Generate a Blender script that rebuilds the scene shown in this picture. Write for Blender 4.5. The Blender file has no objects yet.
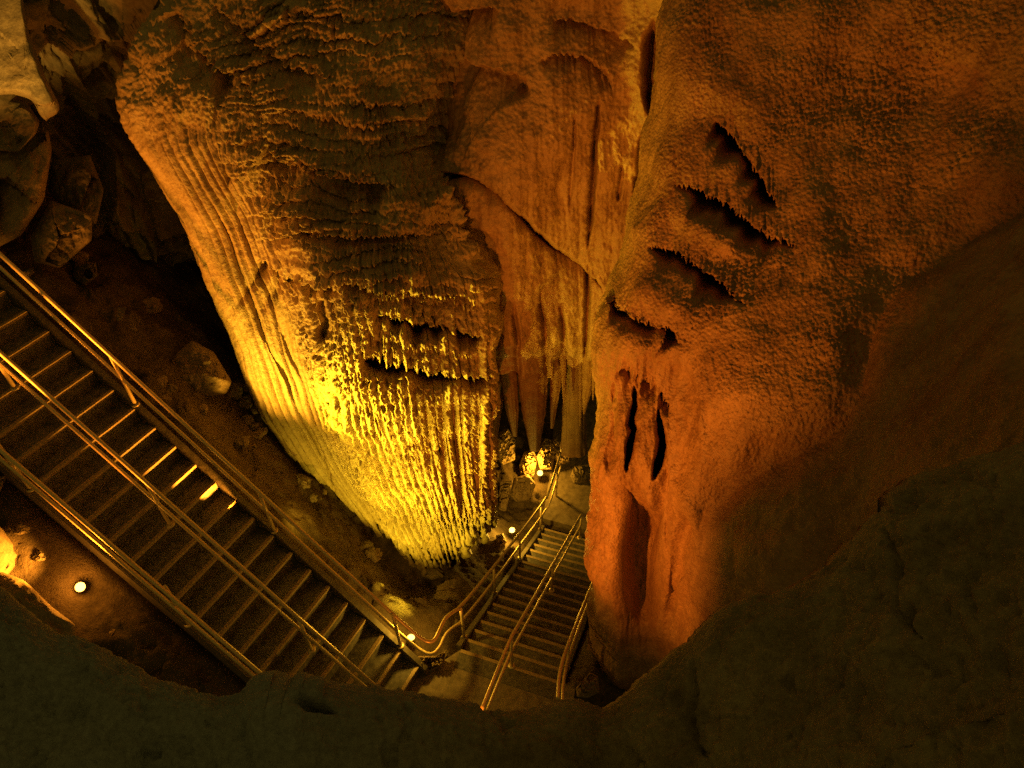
import bpy, bmesh, math, random
import numpy as np
from mathutils import Vector, Matrix

random.seed(7)
rng = np.random.default_rng(11)
scene = bpy.context.scene
COL = scene.collection

# ---------------------------------------------------------------- camera
F_PX, PITCH, ROLL, CAM_H = 707.8631, math.radians(42.9849), math.radians(-0.78), 11.3275
CAM = np.array([0.0, 0.0, CAM_H])
_fw = np.array([0, math.cos(PITCH), -math.sin(PITCH)])
_r0 = np.array([1.0, 0, 0]); _u0 = np.cross(_r0, _fw)
_rt = _r0 * math.cos(ROLL) + _u0 * math.sin(ROLL)
_up = -_r0 * math.sin(ROLL) + _u0 * math.cos(ROLL)
cd = bpy.data.cameras.new('camera'); cam = bpy.data.objects.new('camera', cd); COL.objects.link(cam)
cd.sensor_fit = 'HORIZONTAL'; cd.sensor_width = 36.0; cd.lens = 36.0 * F_PX / 1024.0
cd.clip_end = 500; cd.clip_start = 0.05
m = Matrix(((_rt[0], _up[0], -_fw[0], 0), (_rt[1], _up[1], -_fw[1], 0), (_rt[2], _up[2], -_fw[2], CAM_H), (0, 0, 0, 1)))
cam.matrix_world = m
scene.camera = cam

def ray(u, v):
    u = np.asarray(u, float); v = np.asarray(v, float)
    return (_rt * ((u - 512) / F_PX)[..., None] + _up * ((384 - v) / F_PX)[..., None] + _fw)
def at_z(u, v, z):
    d = ray(u, v); return CAM + d * ((z - CAM_H) / d[2])
def at_y(u, v, y):
    d = ray(u, v); return CAM + d * (y / d[1])

# ---------------------------------------------------------------- noise
def _hash(ix, iy, iz, seed):
    h = (ix.astype(np.int64) * 374761393 + iy.astype(np.int64) * 668265263 + iz.astype(np.int64) * 2147483647 + seed * 974711) & 0xffffffff
    h = ((h ^ (h >> 13)) * 1274126177) & 0xffffffff
    h = ((h ^ (h >> 16)) * 2246822519) & 0xffffffff
    return h ^ (h >> 15)
_G = np.array([(1,1,0),(-1,1,0),(1,-1,0),(-1,-1,0),(1,0,1),(-1,0,1),(1,0,-1),(-1,0,-1),(0,1,1),(0,-1,1),(0,1,-1),(0,-1,-1),(1,1,0),(-1,1,0),(0,-1,1),(0,-1,-1)], float)
def noise(P, freq=1.0, seed=0):
    """gradient noise, about -0.7..0.7; P is (...,3); freq a number or a triple"""
    Q = np.asarray(P, float) * np.asarray(freq, float) + seed * 3.17
    I = np.floor(Q).astype(np.int64); Fr = Q - I
    W = Fr * Fr * Fr * (Fr * (Fr * 6 - 15) + 10)
    out = np.zeros(Q.shape[:-1])
    for dx in (0, 1):
        wx = W[..., 0] if dx else 1 - W[..., 0]
        for dy in (0, 1):
            wy = W[..., 1] if dy else 1 - W[..., 1]
            for dz in (0, 1):
                wz = W[..., 2] if dz else 1 - W[..., 2]
                g = _G[_hash(I[..., 0] + dx, I[..., 1] + dy, I[..., 2] + dz, seed) & 15]
                out += wx * wy * wz * (g[..., 0] * (Fr[..., 0] - dx) + g[..., 1] * (Fr[..., 1] - dy) + g[..., 2] * (Fr[..., 2] - dz))
    return out
def fbm(P, freq=1.0, octv=4, seed=0, gain=0.5):
    o = 0; a = 1.0; f = np.asarray(freq, float)
    for k in range(octv):
        o = o + a * noise(P, f, seed + k * 7); a *= gain; f = f * 2.03
    return o
def n2(x, y, seed=0):
    x, y = np.broadcast_arrays(np.asarray(x, float), np.asarray(y, float))
    return noise(np.stack([x, y, np.full(x.shape, 0.37)], -1), 1.0, seed)
def cells(P, freq, seed=0):
    """rounded knobs: 1 at a cell centre, 0 at its rim (Worley distance)"""
    Q = np.asarray(P, float) * np.asarray(freq, float)
    I = np.floor(Q).astype(np.int64); best = np.full(Q.shape[:-1], 9.0)
    for dx in (-1, 0, 1):
        for dy in (-1, 0, 1):
            for dz in (-1, 0, 1):
                J = I + np.array([dx, dy, dz])
                h = _hash(J[..., 0], J[..., 1], J[..., 2], seed)
                ox = (h & 1023) / 1023.0; oy = ((h >> 10) & 1023) / 1023.0; oz = ((h >> 20) & 1023) / 1023.0
                d = (J[..., 0] + ox - Q[..., 0]) ** 2 + (J[..., 1] + oy - Q[..., 1]) ** 2 + (J[..., 2] + oz - Q[..., 2]) ** 2
                best = np.minimum(best, d)
    return 1 - np.clip(np.sqrt(best), 0, 1)
def sstep(a, b, x):
    t = np.clip((x - a) / (b - a), 0, 1); return t * t * (3 - 2 * t)
def curve(pts):
    p = np.array(sorted(pts), float); xs, ys = p[:, 0], p[:, 1]
    d = np.gradient(ys, xs)
    def f(x):
        x = np.clip(x, xs[0], xs[-1]); i = np.clip(np.searchsorted(xs, x) - 1, 0, len(xs) - 2)
        h = xs[i + 1] - xs[i]; t = (x - xs[i]) / h
        sl = (ys[i + 1] - ys[i]) / h
        m0 = np.clip(d[i], -4 * abs(sl), 4 * abs(sl)); m1 = np.clip(d[i + 1], -4 * abs(sl), 4 * abs(sl))
        return ((2*t**3 - 3*t**2 + 1) * ys[i] + (t**3 - 2*t**2 + t) * h * m0 + (-2*t**3 + 3*t**2) * ys[i+1] + (t**3 - t**2) * h * m1)
    return f
def polydist(U, V, poly):
    """signed distance (positive on the greater-V side for left-to-right lines), position along 0..1, in reach"""
    p = np.array(poly, float); seg = np.hypot(*(p[1:] - p[:-1]).T); tot = seg.sum(); acc = 0
    best = np.full(U.shape, 1e9); S = np.zeros(U.shape); A = np.zeros(U.shape)
    for k in range(len(seg)):
        a, b = p[k], p[k + 1]; d = (b - a) / seg[k]
        w = (U - a[0]) * d[0] + (V - a[1]) * d[1]
        wc = np.clip(w, 0 if k else -60, seg[k] if k < len(seg) - 1 else seg[k] + 60)
        dx = U - a[0] - wc * d[0]; dy = V - a[1] - wc * d[1]
        dist = np.hypot(dx, dy); sg = np.sign(d[0] * dy - d[1] * dx)
        m_ = dist < best
        best = np.where(m_, dist, best); S = np.where(m_, sg, S); A = np.where(m_, (acc + wc) / tot, A)
        acc += seg[k]
    return best * S, A
def taper(A, e=0.15):
    return sstep(0, e, A) * sstep(0, e, 1 - A)
def lip(U, V, poly, depth, lam, jag=0.0, jagpx=5.0, soft=1.5, seed=0, e=0.15):
    """an overhanging lip: the rock below the line is cut back and comes out again over lam pixels"""
    d, A = polydist(U, V, poly)
    if jag:
        d = d - jag * 1.5 * np.abs(n2(U / jagpx, V / 90.0, seed)) ** 0.8 * 1.6 - jag * 0.9 * np.abs(n2(U / (jagpx * 0.5), V / 90.0, seed + 1)) + 0.7 * jag
    T = taper(A, e)
    return -depth * T * sstep(-soft, soft, d) * np.exp(-np.maximum(d, 0) / (lam * (0.35 + 0.65 * T)))
def undercut(U, V, lips):
    """overhangs: depth to add behind each lip, and how far the rock tucks up under it"""
    dY = np.zeros(U.shape); dV = np.zeros(U.shape); fringe = np.zeros(U.shape)
    for (poly, depth, lam, jag, jagpx, soft, seed, e) in lips:
        d, A = polydist(U, V, poly); d0 = d
        if jag:
            d = d - jag * 1.7 * np.abs(n2(U / jagpx, V / 90.0, seed)) ** 0.8 - jag * 1.0 * np.abs(n2(U / (jagpx * 0.5), V / 90.0, seed + 1)) + 0.7 * jag + 0.5 * jag * n2(A * 9, 0.2, seed + 3)
        var = np.clip(0.85 + 1.1 * n2(A * 7, 0.5, seed + 5), 0.35, 1.6); lam = lam * var
        T = taper(A, e); m_ = T * sstep(-soft, soft, d); fringe += T * (d < 0) * np.exp(np.minimum(d0, 0) / 9.0)
        dY += depth * np.clip(0.6 + 0.5 * var, 0.5, 1.2) * m_ * np.exp(-np.maximum(d0, 0) / (lam * (0.35 + 0.65 * T)))
        dV -= np.minimum(8, depth * 18) * m_ * np.exp(-np.maximum(d0, 0) / 8.0)
    return dY, dV, fringe
def facets(P, freq, seed, off=1.0, tilt=1.0):
    """broken rock: every block has its own step and slope"""
    Q = np.asarray(P, float) * np.asarray(freq, float)
    I = np.floor(Q).astype(np.int64); best = np.full(Q.shape[:-1], 9.0); out = np.zeros(Q.shape[:-1])
    for dx in (-1, 0, 1):
        for dy in (-1, 0, 1):
            for dz in (-1, 0, 1):
                J = I + np.array([dx, dy, dz]); h = _hash(J[..., 0], J[..., 1], J[..., 2], seed); g = _hash(J[..., 0], J[..., 1], J[..., 2], seed + 99)
                o = [((h >> k) & 1023) / 1023.0 for k in (0, 10, 20)]; r = [Q[..., k] - J[..., k] - o[k] for k in range(3)]
                d = r[0] ** 2 + r[1] ** 2 + r[2] ** 2; m_ = d < best; best = np.where(m_, d, best)
                v = off * (((g & 1023) / 1023.0) - 0.5) + tilt * sum(r[k] * ((((g >> (6 * k + 5)) & 255) / 255.0) - 0.5) for k in range(3))
                out = np.where(m_, v, out)
    return out
def groove(U, V, poly, depth, w, e=0.15):
    d, A = polydist(U, V, poly)
    return -depth * taper(A, e) * np.exp(-(d / (w * (0.4 + 0.6 * taper(A, 0.3)))) ** 2)
def blob(U, V, cu, cv, ru, rv, rot=0.0, p=2):
    c, s = math.cos(rot), math.sin(rot)
    x = ((U - cu) * c + (V - cv) * s) / ru; y = (-(U - cu) * s + (V - cv) * c) / rv
    return np.exp(-(x * x + y * y) ** (p / 2))

# ---------------------------------------------------------------- meshes and objects
def link(o, parent=None):
    COL.objects.link(o)
    if parent is not None: o.parent = parent
    return o
def mesh_np(name, verts, quads, tris=None, smooth=True, mat=None):
    me = bpy.data.meshes.new(name)
    verts = np.asarray(verts, np.float32); quads = np.asarray(quads, np.int32).reshape(-1, 4)
    nt = 0 if tris is None else len(tris)
    me.vertices.add(len(verts)); me.vertices.foreach_set('co', verts.ravel())
    idx = quads.ravel()
    if nt: idx = np.concatenate([idx, np.asarray(tris, np.int32).ravel()])
    me.loops.add(len(idx)); me.loops.foreach_set('vertex_index', idx)
    me.polygons.add(len(quads) + nt)
    st = np.concatenate([np.arange(len(quads)) * 4, len(quads) * 4 + np.arange(nt) * 3]).astype(np.int32)
    me.polygons.foreach_set('loop_start', st)
    me.polygons.foreach_set('use_smooth', np.full(len(st), smooth))
    me.update(calc_edges=True); me.validate()
    if mat: me.materials.append(mat)
    return me
def grid_quads(nr, nc, off=0):
    i = np.arange(nr - 1)[:, None] * nc + np.arange(nc - 1)[None, :] + off
    return np.stack([i, i + nc, i + nc + 1, i + 1], -1).reshape(-1, 4)
def solid_sheet(name, P, mat, back=0.16, shrink=0.12):
    """a relief of rock with a body behind it: the rim runs back and closes"""
    nr, nc = P.shape[:2]; V = [P.reshape(-1, 3)]; Q = [grid_quads(nr, nc)]
    rim = np.concatenate([np.arange(nc), nc - 1 + nc * np.arange(1, nr), (nr - 1) * nc + np.arange(nc - 2, -1, -1), nc * np.arange(nr - 2, 0, -1)])
    R0 = V[0][rim]; cen = R0.mean(0); prev = rim; base = nr * nc; n = len(rim)
    for k, (b, s) in enumerate(((back * 0.4, shrink * 0.15), (back, shrink))):
        R = CAM + (R0 - CAM) * (1 + b); cb = CAM + (cen - CAM) * (1 + b); R = R + (cb - R) * s
        V.append(R); cur = base + np.arange(n); base += n
        Q.append(np.stack([prev, np.roll(prev, -1), np.roll(cur, -1), cur], -1)); prev = cur
    # a coarse back face closes the body (columns run from rim to rim)
    ring = V[-1]; K = 5; rows = [np.arange(nc)]
    topi = prev[:nc]; boti = prev[nc + nr - 2: nc + nr - 2 + nc][::-1]
    Q.append(np.stack([topi[:-1], topi[1:], boti[1:], boti[:-1]], -1))
    return mesh_np(name, np.concatenate(V), np.concatenate(Q), None, True, mat)
def normals(P):
    a = np.gradient(P, axis=0); b = np.gradient(P, axis=1)
    N = np.cross(a, b); N /= np.linalg.norm(N, axis=-1, keepdims=True) + 1e-12
    flip = np.sum(N * (CAM - P), -1) < 0; N[flip] *= -1
    return N
def tag(o, label, cat, group=None):
    o['label'] = label; o['category'] = cat
    if group: o['group'] = group
    return o
def structure(o, label=None, kind='structure'):
    o['kind'] = kind
    if label: o['label'] = label
    return o
def empty(name, loc, label, cat, group=None):
    o = bpy.data.objects.new(name, None); o.empty_display_size = 0.2; o.location = tuple(loc); link(o)
    return tag(o, label, cat, group)
def part(name, me, parent, label=None):
    """a child mesh given in world coordinates"""
    o = bpy.data.objects.new(name, me); link(o)
    off = Vector((0, 0, 0)); q = parent
    while q is not None: off += q.location; q = q.parent
    me.transform(Matrix.Translation(-off)); o.parent = parent
    if label: o['label'] = label
    return o
def tube_bm(bm, pts, r, seg=10, cap=True):
    pts = [Vector(p) for p in pts]; rings = []
    for i, p in enumerate(pts):
        t = (pts[min(i + 1, len(pts) - 1)] - pts[max(i - 1, 0)]).normalized()
        ref = Vector((0, 0, 1)) if abs(t.z) < 0.9 else Vector((1, 0, 0))
        a = t.cross(ref).normalized(); b = t.cross(a)
        rings.append([bm.verts.new(p + (a * math.cos(2*math.pi*k/seg) + b * math.sin(2*math.pi*k/seg)) * r) for k in range(seg)])
    for i in range(len(rings) - 1):
        for k in range(seg):
            f = bm.faces.new((rings[i][k], rings[i][(k+1) % seg], rings[i+1][(k+1) % seg], rings[i+1][k])); f.smooth = True
    if cap:
        bm.faces.new(rings[0][::-1]); bm.faces.new(rings[-1])
def bm_mesh(name, fn, mat):
    bm = bmesh.new(); fn(bm); bmesh.ops.recalc_face_normals(bm, faces=bm.faces)
    me = bpy.data.meshes.new(name); bm.to_mesh(me); bm.free(); me.materials.append(mat); return me
def lathe_bm(bm, c, axis, prof, seg=20):
    c = Vector(c); axis = Vector(axis).normalized(); ref = Vector((0, 0, 1)) if abs(axis.z) < 0.9 else Vector((1, 0, 0))
    a = axis.cross(ref).normalized(); b = axis.cross(a); rings = []
    for (r, h) in prof:
        rings.append([bm.verts.new(c + axis * h + (a * math.cos(2*math.pi*k/seg) + b * math.sin(2*math.pi*k/seg)) * max(r, 1e-4)) for k in range(seg)])
    for i in range(len(rings) - 1):
        for k in range(seg):
            f = bm.faces.new((rings[i][k], rings[i][(k+1) % seg], rings[i+1][(k+1) % seg], rings[i+1][k])); f.smooth = True
    bm.faces.new(rings[0][::-1]); bm.faces.new(rings[-1])
def box_bm(bm, o, ax, ay, az):
    """box from a corner and three edge vectors"""
    o = Vector(o); ax = Vector(ax); ay = Vector(ay); az = Vector(az)
    v = [bm.verts.new(o + ax * i + ay * j + az * k) for k in (0, 1) for j in (0, 1) for i in (0, 1)]
    for q in ((0, 1, 3, 2), (4, 6, 7, 5), (0, 4, 5, 1), (2, 3, 7, 6), (0, 2, 6, 4), (1, 5, 7, 3)):
        bm.faces.new([v[i] for i in q])

# ---------------------------------------------------------------- materials
def rock_mat(name, c1, c2, rough=0.6, scale=1.0, bump=0.35, bscale=1.0, knob=0.0, spec=0.35, c3=None, streak=None, grey=None):
    mt = bpy.data.materials.new(name); mt.use_nodes = True; nt = mt.node_tree; N = nt.nodes; L = nt.links
    bs = N['Principled BSDF']; geo = N.new('ShaderNodeNewGeometry')
    def tex(sc, det=6, rg=0.6):
        t = N.new('ShaderNodeTexNoise'); t.inputs['Scale'].default_value = sc; t.inputs['Detail'].default_value = det
        t.inputs['Roughness'].default_value = rg; L.new(geo.outputs['Position'], t.inputs['Vector']); return t
    t1 = tex(1.7 * scale)
    if streak:
        mp = N.new('ShaderNodeMapping'); mp.inputs['Scale'].default_value = (1, 1, streak); L.new(geo.outputs['Position'], mp.inputs['Vector']); L.new(mp.outputs['Vector'], t1.inputs['Vector']); t1.inputs['Scale'].default_value = 3.2 * scale
    rp = N.new('ShaderNodeValToRGB'); L.new(t1.outputs['Fac'], rp.inputs['Fac'])
    rp.color_ramp.elements[0].position = 0.32; rp.color_ramp.elements[1].position = 0.66
    rp.color_ramp.elements[0].color = (*c1, 1); rp.color_ramp.elements[1].color = (*c2, 1)
    t2 = tex(14 * scale, 5, 0.7); mx = N.new('ShaderNodeMix'); mx.data_type = 'RGBA'; mx.blend_type = 'MULTIPLY'
    r2 = N.new('ShaderNodeValToRGB'); L.new(t2.outputs['Fac'], r2.inputs['Fac'])
    r2.color_ramp.elements[0].position = 0.3; r2.color_ramp.elements[1].position = 0.65
    cc = c3 or (0.5, 0.47, 0.45); r2.color_ramp.elements[0].color = (*cc, 1); r2.color_ramp.elements[1].color = (1, 1, 1, 1)
    mx.inputs['Factor'].default_value = 0.8
    src = rp.outputs['Color']
    if grey:
        sp = N.new('ShaderNodeSeparateXYZ'); L.new(geo.outputs['Position'], sp.inputs['Vector']); ad = N.new('ShaderNodeMath'); ad.operation = 'ADD'
        tn = tex(0.9); L.new(sp.outputs['X'], ad.inputs[0]); L.new(tn.outputs['Fac'], ad.inputs[1])
        mr = N.new('ShaderNodeMapRange'); mr.inputs['From Min'].default_value = -0.9; mr.inputs['From Max'].default_value = 0.5; L.new(ad.outputs[0], mr.inputs['Value'])
        mg = N.new('ShaderNodeMix'); mg.data_type = 'RGBA'; L.new(mr.outputs['Result'], mg.inputs['Factor']); mg.inputs[6].default_value = (*grey, 1); L.new(src, mg.inputs[7]); src = mg.outputs[2]
    L.new(src, mx.inputs[6]); L.new(r2.outputs['Color'], mx.inputs[7]); L.new(mx.outputs[2], bs.inputs['Base Color'])
    rr = N.new('ShaderNodeMapRange'); rr.inputs['To Min'].default_value = rough - 0.15; rr.inputs['To Max'].default_value = rough + 0.2
    L.new(t2.outputs['Fac'], rr.inputs['Value']); L.new(rr.outputs['Result'], bs.inputs['Roughness'])
    bs.inputs['Specular IOR Level'].default_value = spec
    t3 = tex(38 * bscale, 5, 0.65); bp = N.new('ShaderNodeBump'); bp.inputs['Strength'].default_value = bump; bp.inputs['Distance'].default_value = 0.03
    L.new(t3.outputs['Fac'], bp.inputs['Height'])
    if knob:
        vo = N.new('ShaderNodeTexVoronoi'); vo.inputs['Scale'].default_value = 34 * bscale; vo.feature = 'SMOOTH_F1'
        L.new(geo.outputs['Position'], vo.inputs['Vector']); b2 = N.new('ShaderNodeBump'); b2.invert = True
        b2.inputs['Strength'].default_value = knob; b2.inputs['Distance'].default_value = 0.03
        L.new(vo.outputs['Distance'], b2.inputs['Height']); L.new(bp.outputs['Normal'], b2.inputs['Normal']); L.new(b2.outputs['Normal'], bs.inputs['Normal'])
    else:
        L.new(bp.outputs['Normal'], bs.inputs['Normal'])
    return mt
def plain_mat(name, col, rough=0.5, metal=0.0, nscale=60, var=0.25, bump=0.05):
    mt = bpy.data.materials.new(name); mt.use_nodes = True; nt = mt.node_tree; N = nt.nodes; L = nt.links; bs = N['Principled BSDF']
    geo = N.new('ShaderNodeNewGeometry'); t = N.new('ShaderNodeTexNoise'); t.inputs['Scale'].default_value = nscale; t.inputs['Detail'].default_value = 5
    L.new(geo.outputs['Position'], t.inputs['Vector']); rp = N.new('ShaderNodeValToRGB'); L.new(t.outputs['Fac'], rp.inputs['Fac'])
    rp.color_ramp.elements[0].position = 0.3; rp.color_ramp.elements[1].position = 0.7
    rp.color_ramp.elements[0].color = (*[c * (1 - var) for c in col], 1); rp.color_ramp.elements[1].color = (*[min(1, c * (1 + var)) for c in col], 1)
    L.new(rp.outputs['Color'], bs.inputs['Base Color']); bs.inputs['Roughness'].default_value = rough; bs.inputs['Metallic'].default_value = metal
    if bump:
        bp = N.new('ShaderNodeBump'); bp.inputs['Strength'].default_value = bump; bp.inputs['Distance'].default_value = 0.02
        L.new(t.outputs['Fac'], bp.inputs['Height']); L.new(bp.outputs['Normal'], bs.inputs['Normal'])
    return mt
def emit_mat(name, col, s):
    mt = bpy.data.materials.new(name); mt.use_nodes = True; bs = mt.node_tree.nodes['Principled BSDF']
    bs.inputs['Base Color'].default_value = (0.8, 0.8, 0.7, 1); bs.inputs['Emission Color'].default_value = (*col, 1); bs.inputs['Emission Strength'].default_value = s
    return mt
M_DRAPE = rock_mat('flowstone_pale', (0.40, 0.28, 0.15), (0.56, 0.43, 0.26), 0.5, 1.0, 0.35, 1.0, 0.25, 0.4)
M_WALL = rock_mat('flowstone_smooth', (0.34, 0.20, 0.11), (0.50, 0.33, 0.19), 0.48, 1.0, 0.4, 1.0, 0.2, 0.45, streak=0.2)
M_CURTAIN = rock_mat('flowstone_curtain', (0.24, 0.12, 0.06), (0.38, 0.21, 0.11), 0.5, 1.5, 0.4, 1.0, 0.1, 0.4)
M_KNOB = rock_mat('flowstone_knobbly', (0.31, 0.155, 0.075), (0.50, 0.29, 0.15), 0.46, 1.0, 0.45, 1.0, 0.45, 0.5, streak=0.28)
M_CAVE = rock_mat('cave_rock', (0.16, 0.13, 0.09), (0.32, 0.25, 0.17), 0.75, 1.0, 0.45, 0.7, 0.0, 0.2)
M_LEDGE = rock_mat('ledge_rock', (0.30, 0.24, 0.16), (0.48, 0.40, 0.28), 0.75, 1.6, 0.9, 1.6, 0.0, 0.2, grey=(0.36, 0.39, 0.46))
M_DIRT = rock_mat('cave_floor', (0.07, 0.052, 0.036), (0.18, 0.13, 0.085), 0.85, 1.3, 0.8, 0.8, 0.0, 0.15)
M_BOULDER = rock_mat('boulder_rock', (0.26, 0.18, 0.11), (0.42, 0.31, 0.20), 0.7, 1.5, 0.4, 0.8, 0.0, 0.2)
M_STEP = plain_mat('step_concrete', (0.115, 0.10, 0.085), 0.7, 0, 11, 0.5, 0.25)
M_NOSE = plain_mat('nosing_strip', (0.40, 0.28, 0.15), 0.55, 0, 40, 0.3, 0.15)
M_PATH = plain_mat('path_concrete', (0.22, 0.17, 0.115), 0.75, 0, 9, 0.35, 0.3)
M_KERB = plain_mat('kerb_concrete', (0.13, 0.105, 0.08), 0.75, 0, 9, 0.35, 0.3)
M_RAIL = plain_mat('rail_metal', (0.85, 0.66, 0.36), 0.38, 0.4, 50, 0.15, 0.03)
M_HOUSE = plain_mat('lamp_housing', (0.30, 0.24, 0.17), 0.5, 0.3, 50, 0.2, 0.03)

# ---------------------------------------------------------------- central flowstone: hanging drapery
def build_drapery(root):
    Lc = curve([(-40, 186), (0, 163), (30, 142), (60, 130), (100, 122), (130, 128), (160, 144), (200, 167), (230, 181), (270, 198), (308, 215), (386, 245), (433, 267), (480, 300), (516, 334), (560, 372), (600, 400)])
    Rc = curve([(-40, 600), (0, 560), (60, 500), (120, 462), (168, 450), (200, 466), (230, 484), (265, 493), (340, 499), (400, 498), (450, 497), (530, 497), (600, 497)])
    Bc = curve([(300, 480), (334, 514), (352, 522), (364, 530), (378, 533), (392, 536), (400, 552), (410, 560), (428, 567), (440, 562), (450, 558), (458, 552), (466, 545), (478, 536), (486, 528), (497, 516)])
    NR, NC = 600, 470
    t = np.linspace(0, 1, NC); t = t - 0.06 * np.sin(2 * np.pi * t) / (2 * np.pi) * 0
    vb = np.full(NC, 520.0)
    for _ in range(30):
        vb = 0.6 * vb + 0.4 * Bc(Lc(vb) + (Rc(vb) - Lc(vb)) * t)
    # flute tips of unequal length
    ft = t * 30.0; vb = vb + 18.0 * np.abs(np.sin(np.pi * t * 27)) ** 0.35 - 14 + 15 * n2(np.floor(t * 27) * 0.77, 3.3, 5)
    r = np.linspace(0, 1, NR)[:, None]; vt = -45.0
    V = vt + (vb[None, :] - vt) * r
    T = np.broadcast_to(t[None, :], V.shape)
    U = Lc(V) + (Rc(V) - Lc(V)) * T
    W = Rc(V) - Lc(V)
    el = (U - Lc(V)); er = (Rc(V) - U); eb = (vb[None, :] - V)
    Y = 7.65 + (565 - V) * 0.0029
    Y = Y - 0.60 * blob(U, V, 370, 292, 130, 120) * sstep(0.18, 0.4, T) + 0.5 * sstep(170, -20, V) * sstep(330, 480, U)
    Y = Y + 0.40 * np.abs(2 * (T - 0.55)) ** 2.2
    def roll(e, w, k): return k * (1 - np.sqrt(np.clip(1 - (1 - np.clip(e / w, 0, 1)) ** 2, 0, 1)))
    Y = Y + roll(el, 20, 0.45) + roll(er, 22, 0.42) * sstep(150, 210, V) + roll(eb, 14, 0.18) + roll(er, 90, 1.0) * sstep(190, 140, V)
    LIPS = [([(172, 2), (192, 50), (215, 72), (250, 82)], 0.40, 26, 4, 5, 1.5, 81, 0.2),
            ([(205, 0), (240, 32), (290, 70), (340, 80)], 0.22, 16, 4, 5, 1.5, 82, 0.15),
            ([(262, 140), (285, 165), (330, 180), (400, 188)], 0.35, 30, 3, 5, 1.5, 83, 0.15),
            ([(262, 205), (300, 232), (350, 240), (430, 236)], 0.28, 20, 4, 5, 1.5, 84, 0.15),
            ([(255, 258), (290, 283), (325, 290), (345, 292)], 0.35, 14, 5, 5, 1.5, 85, 0.15),
            ([(335, 285), (380, 294), (440, 298), (478, 304)], 0.25, 12, 6, 4, 1.5, 86, 0.15),
            ([(366, 301), (400, 303), (440, 306), (486, 310)], 0.13, 24, 6, 4, 1.5, 91, 0.12),
            ([(374, 318), (400, 326), (440, 331), (482, 336)], 1.0, 6, 3, 4, 1.5, 87, 0.10),
            ([(362, 341), (400, 350), (440, 355), (490, 357)], 0.14, 22, 6, 4, 1.5, 92, 0.10),
            ([(358, 356), (385, 366), (420, 373), (460, 377), (492, 378)], 1.1, 6.5, 4, 4, 1.5, 89, 0.08)]
    dY, dV, fringe = undercut(U, V, LIPS); Y = Y + dY; V2 = V + dV
    low = sstep(250, 330, V + 40 * n2(U / 40, V / 40, 2) - 0.2 * (U - 330)) * sstep(0.24, 0.30, T)     # bright fluted zone
    strip = sstep(0.33, 0.26, T) * sstep(100, 190, V)                                                  # long smooth flutes at the left flank
    terr = sstep(0.20, 0.42, T) * (1 - low) + 0.45 * sstep(120, 40, V) * sstep(0.05, 0.2, T)
    terr = np.clip(terr, 0, 1)
    fan = V - 0.10 * (U - 300) * sstep(420, 300, U) - 0.55 * np.maximum(0, 290 - U) * sstep(150, 20, V) * 1.2
    w = fan / 17.0 + 0.95 * n2(U / 95, V / 55, 51) + 0.42 * n2(U / 30, V / 20, 52) + 0.24 * n2(U / 4.0, V / 40, 53) + 0.14 * n2(U / 2.0, V / 30, 54)
    fr = w - np.floor(w); lev = np.floor(w)
    saw = np.interp(fr, [0, 0.30, 0.45, 0.86, 1.0], [0, 0.80, 0.95, 1.0, 0.0])
    aw = np.clip(0.55 + 1.0 * n2(U / 60, lev * 2.3, 55), 0.08, 1.3)
    terr = terr * (1 - 0.75 * blob(U, V, 420, 40, 70, 60, 0, 3)); comb = n2(U / 1.9, V / 26, 63) + 0.7 * n2(U / 4.1, V / 34, 64)
    terr = terr * np.clip(0.85 + 1.3 * n2(U / 58, V / 40, 66), 0.30, 1.35)
    V2 = V2 - terr * 5.0 * np.clip(aw, 0, 1) * np.interp(fr, [0, 0.28, 1], [1, 0, 0])
    P0 = CAM + ray(U, V) * ((Y - dY) / ray(U, V)[..., 1])[..., None]; N = normals(P0)
    cut = np.zeros(U.shape)
    R_ = ray(U, V2); P = CAM + R_ * (Y / R_[..., 1])[..., None]
    # flutes
    ph = T * 27 + 0.30 * n2(T * 9, V / 400, 21) + 0.05 * n2(T * 40, V / 50, 22)
    fl = np.abs(np.sin(np.pi * ph)) ** 0.45
    amp = 0.6 + 0.7 * n2(np.floor(ph) * 1.7, V / 130, 23)
    h = low * (0.085 + 0.05 * sstep(380, 470, V) + 0.12 * sstep(400, 480, V) * sstep(0.62, 0.4, T)) * (fl - 0.75) * np.clip(amp + 0.3, 0.25, 1.5)
    # knobs on the flutes
    kn = cells(np.stack([T * 82, V / 3.4, 0 * V], -1), 1.0, 3)
    h += low * (0.058 * (kn - 0.45) + 0.034 * n2(U / 2.2, V / 2.2, 31))
    h += low * 0.085 * np.minimum(0, n2(T * 54, V / 7, 33) + 0.16) * 2.2
    # smooth streaks on the flank
    ph2 = T * 36 + 0.12 * n2(T * 14, V / 500, 41)
    h += strip * ((0.11 + 0.12 * sstep(330, 450, V)) * (np.abs(np.sin(np.pi * ph2)) ** 0.4 - 0.78) * np.clip(0.7 + 1.2 * n2(np.floor(ph2) * 2.3, V / 200, 45), 0.2, 1.4) + 0.045 * n2(T * 21, V / 600, 42) + 0.03 * n2(T * 95, V / 160, 43) + 0.012 * n2(U / 3, V / 4, 44))
    # terraces: little overhanging steps with fringed edges, fanning out from the upper left
    h += terr * (0.21 * (saw - 0.6) * aw + 0.045 * comb)
    w2_ = fan / 8.5 + 1.0 * n2(U / 34, V / 20, 56) + 0.3 * n2(U / 5.0, V / 12, 57)
    f2 = w2_ - np.floor(w2_); h += terr * 0.05 * (np.interp(f2, [0, 0.45, 0.8, 1.0], [0, 1, 1, 0]) - 0.6) * np.clip(0.6 + 1.2 * n2(U / 40, V / 30, 58), 0, 1.2)
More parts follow.
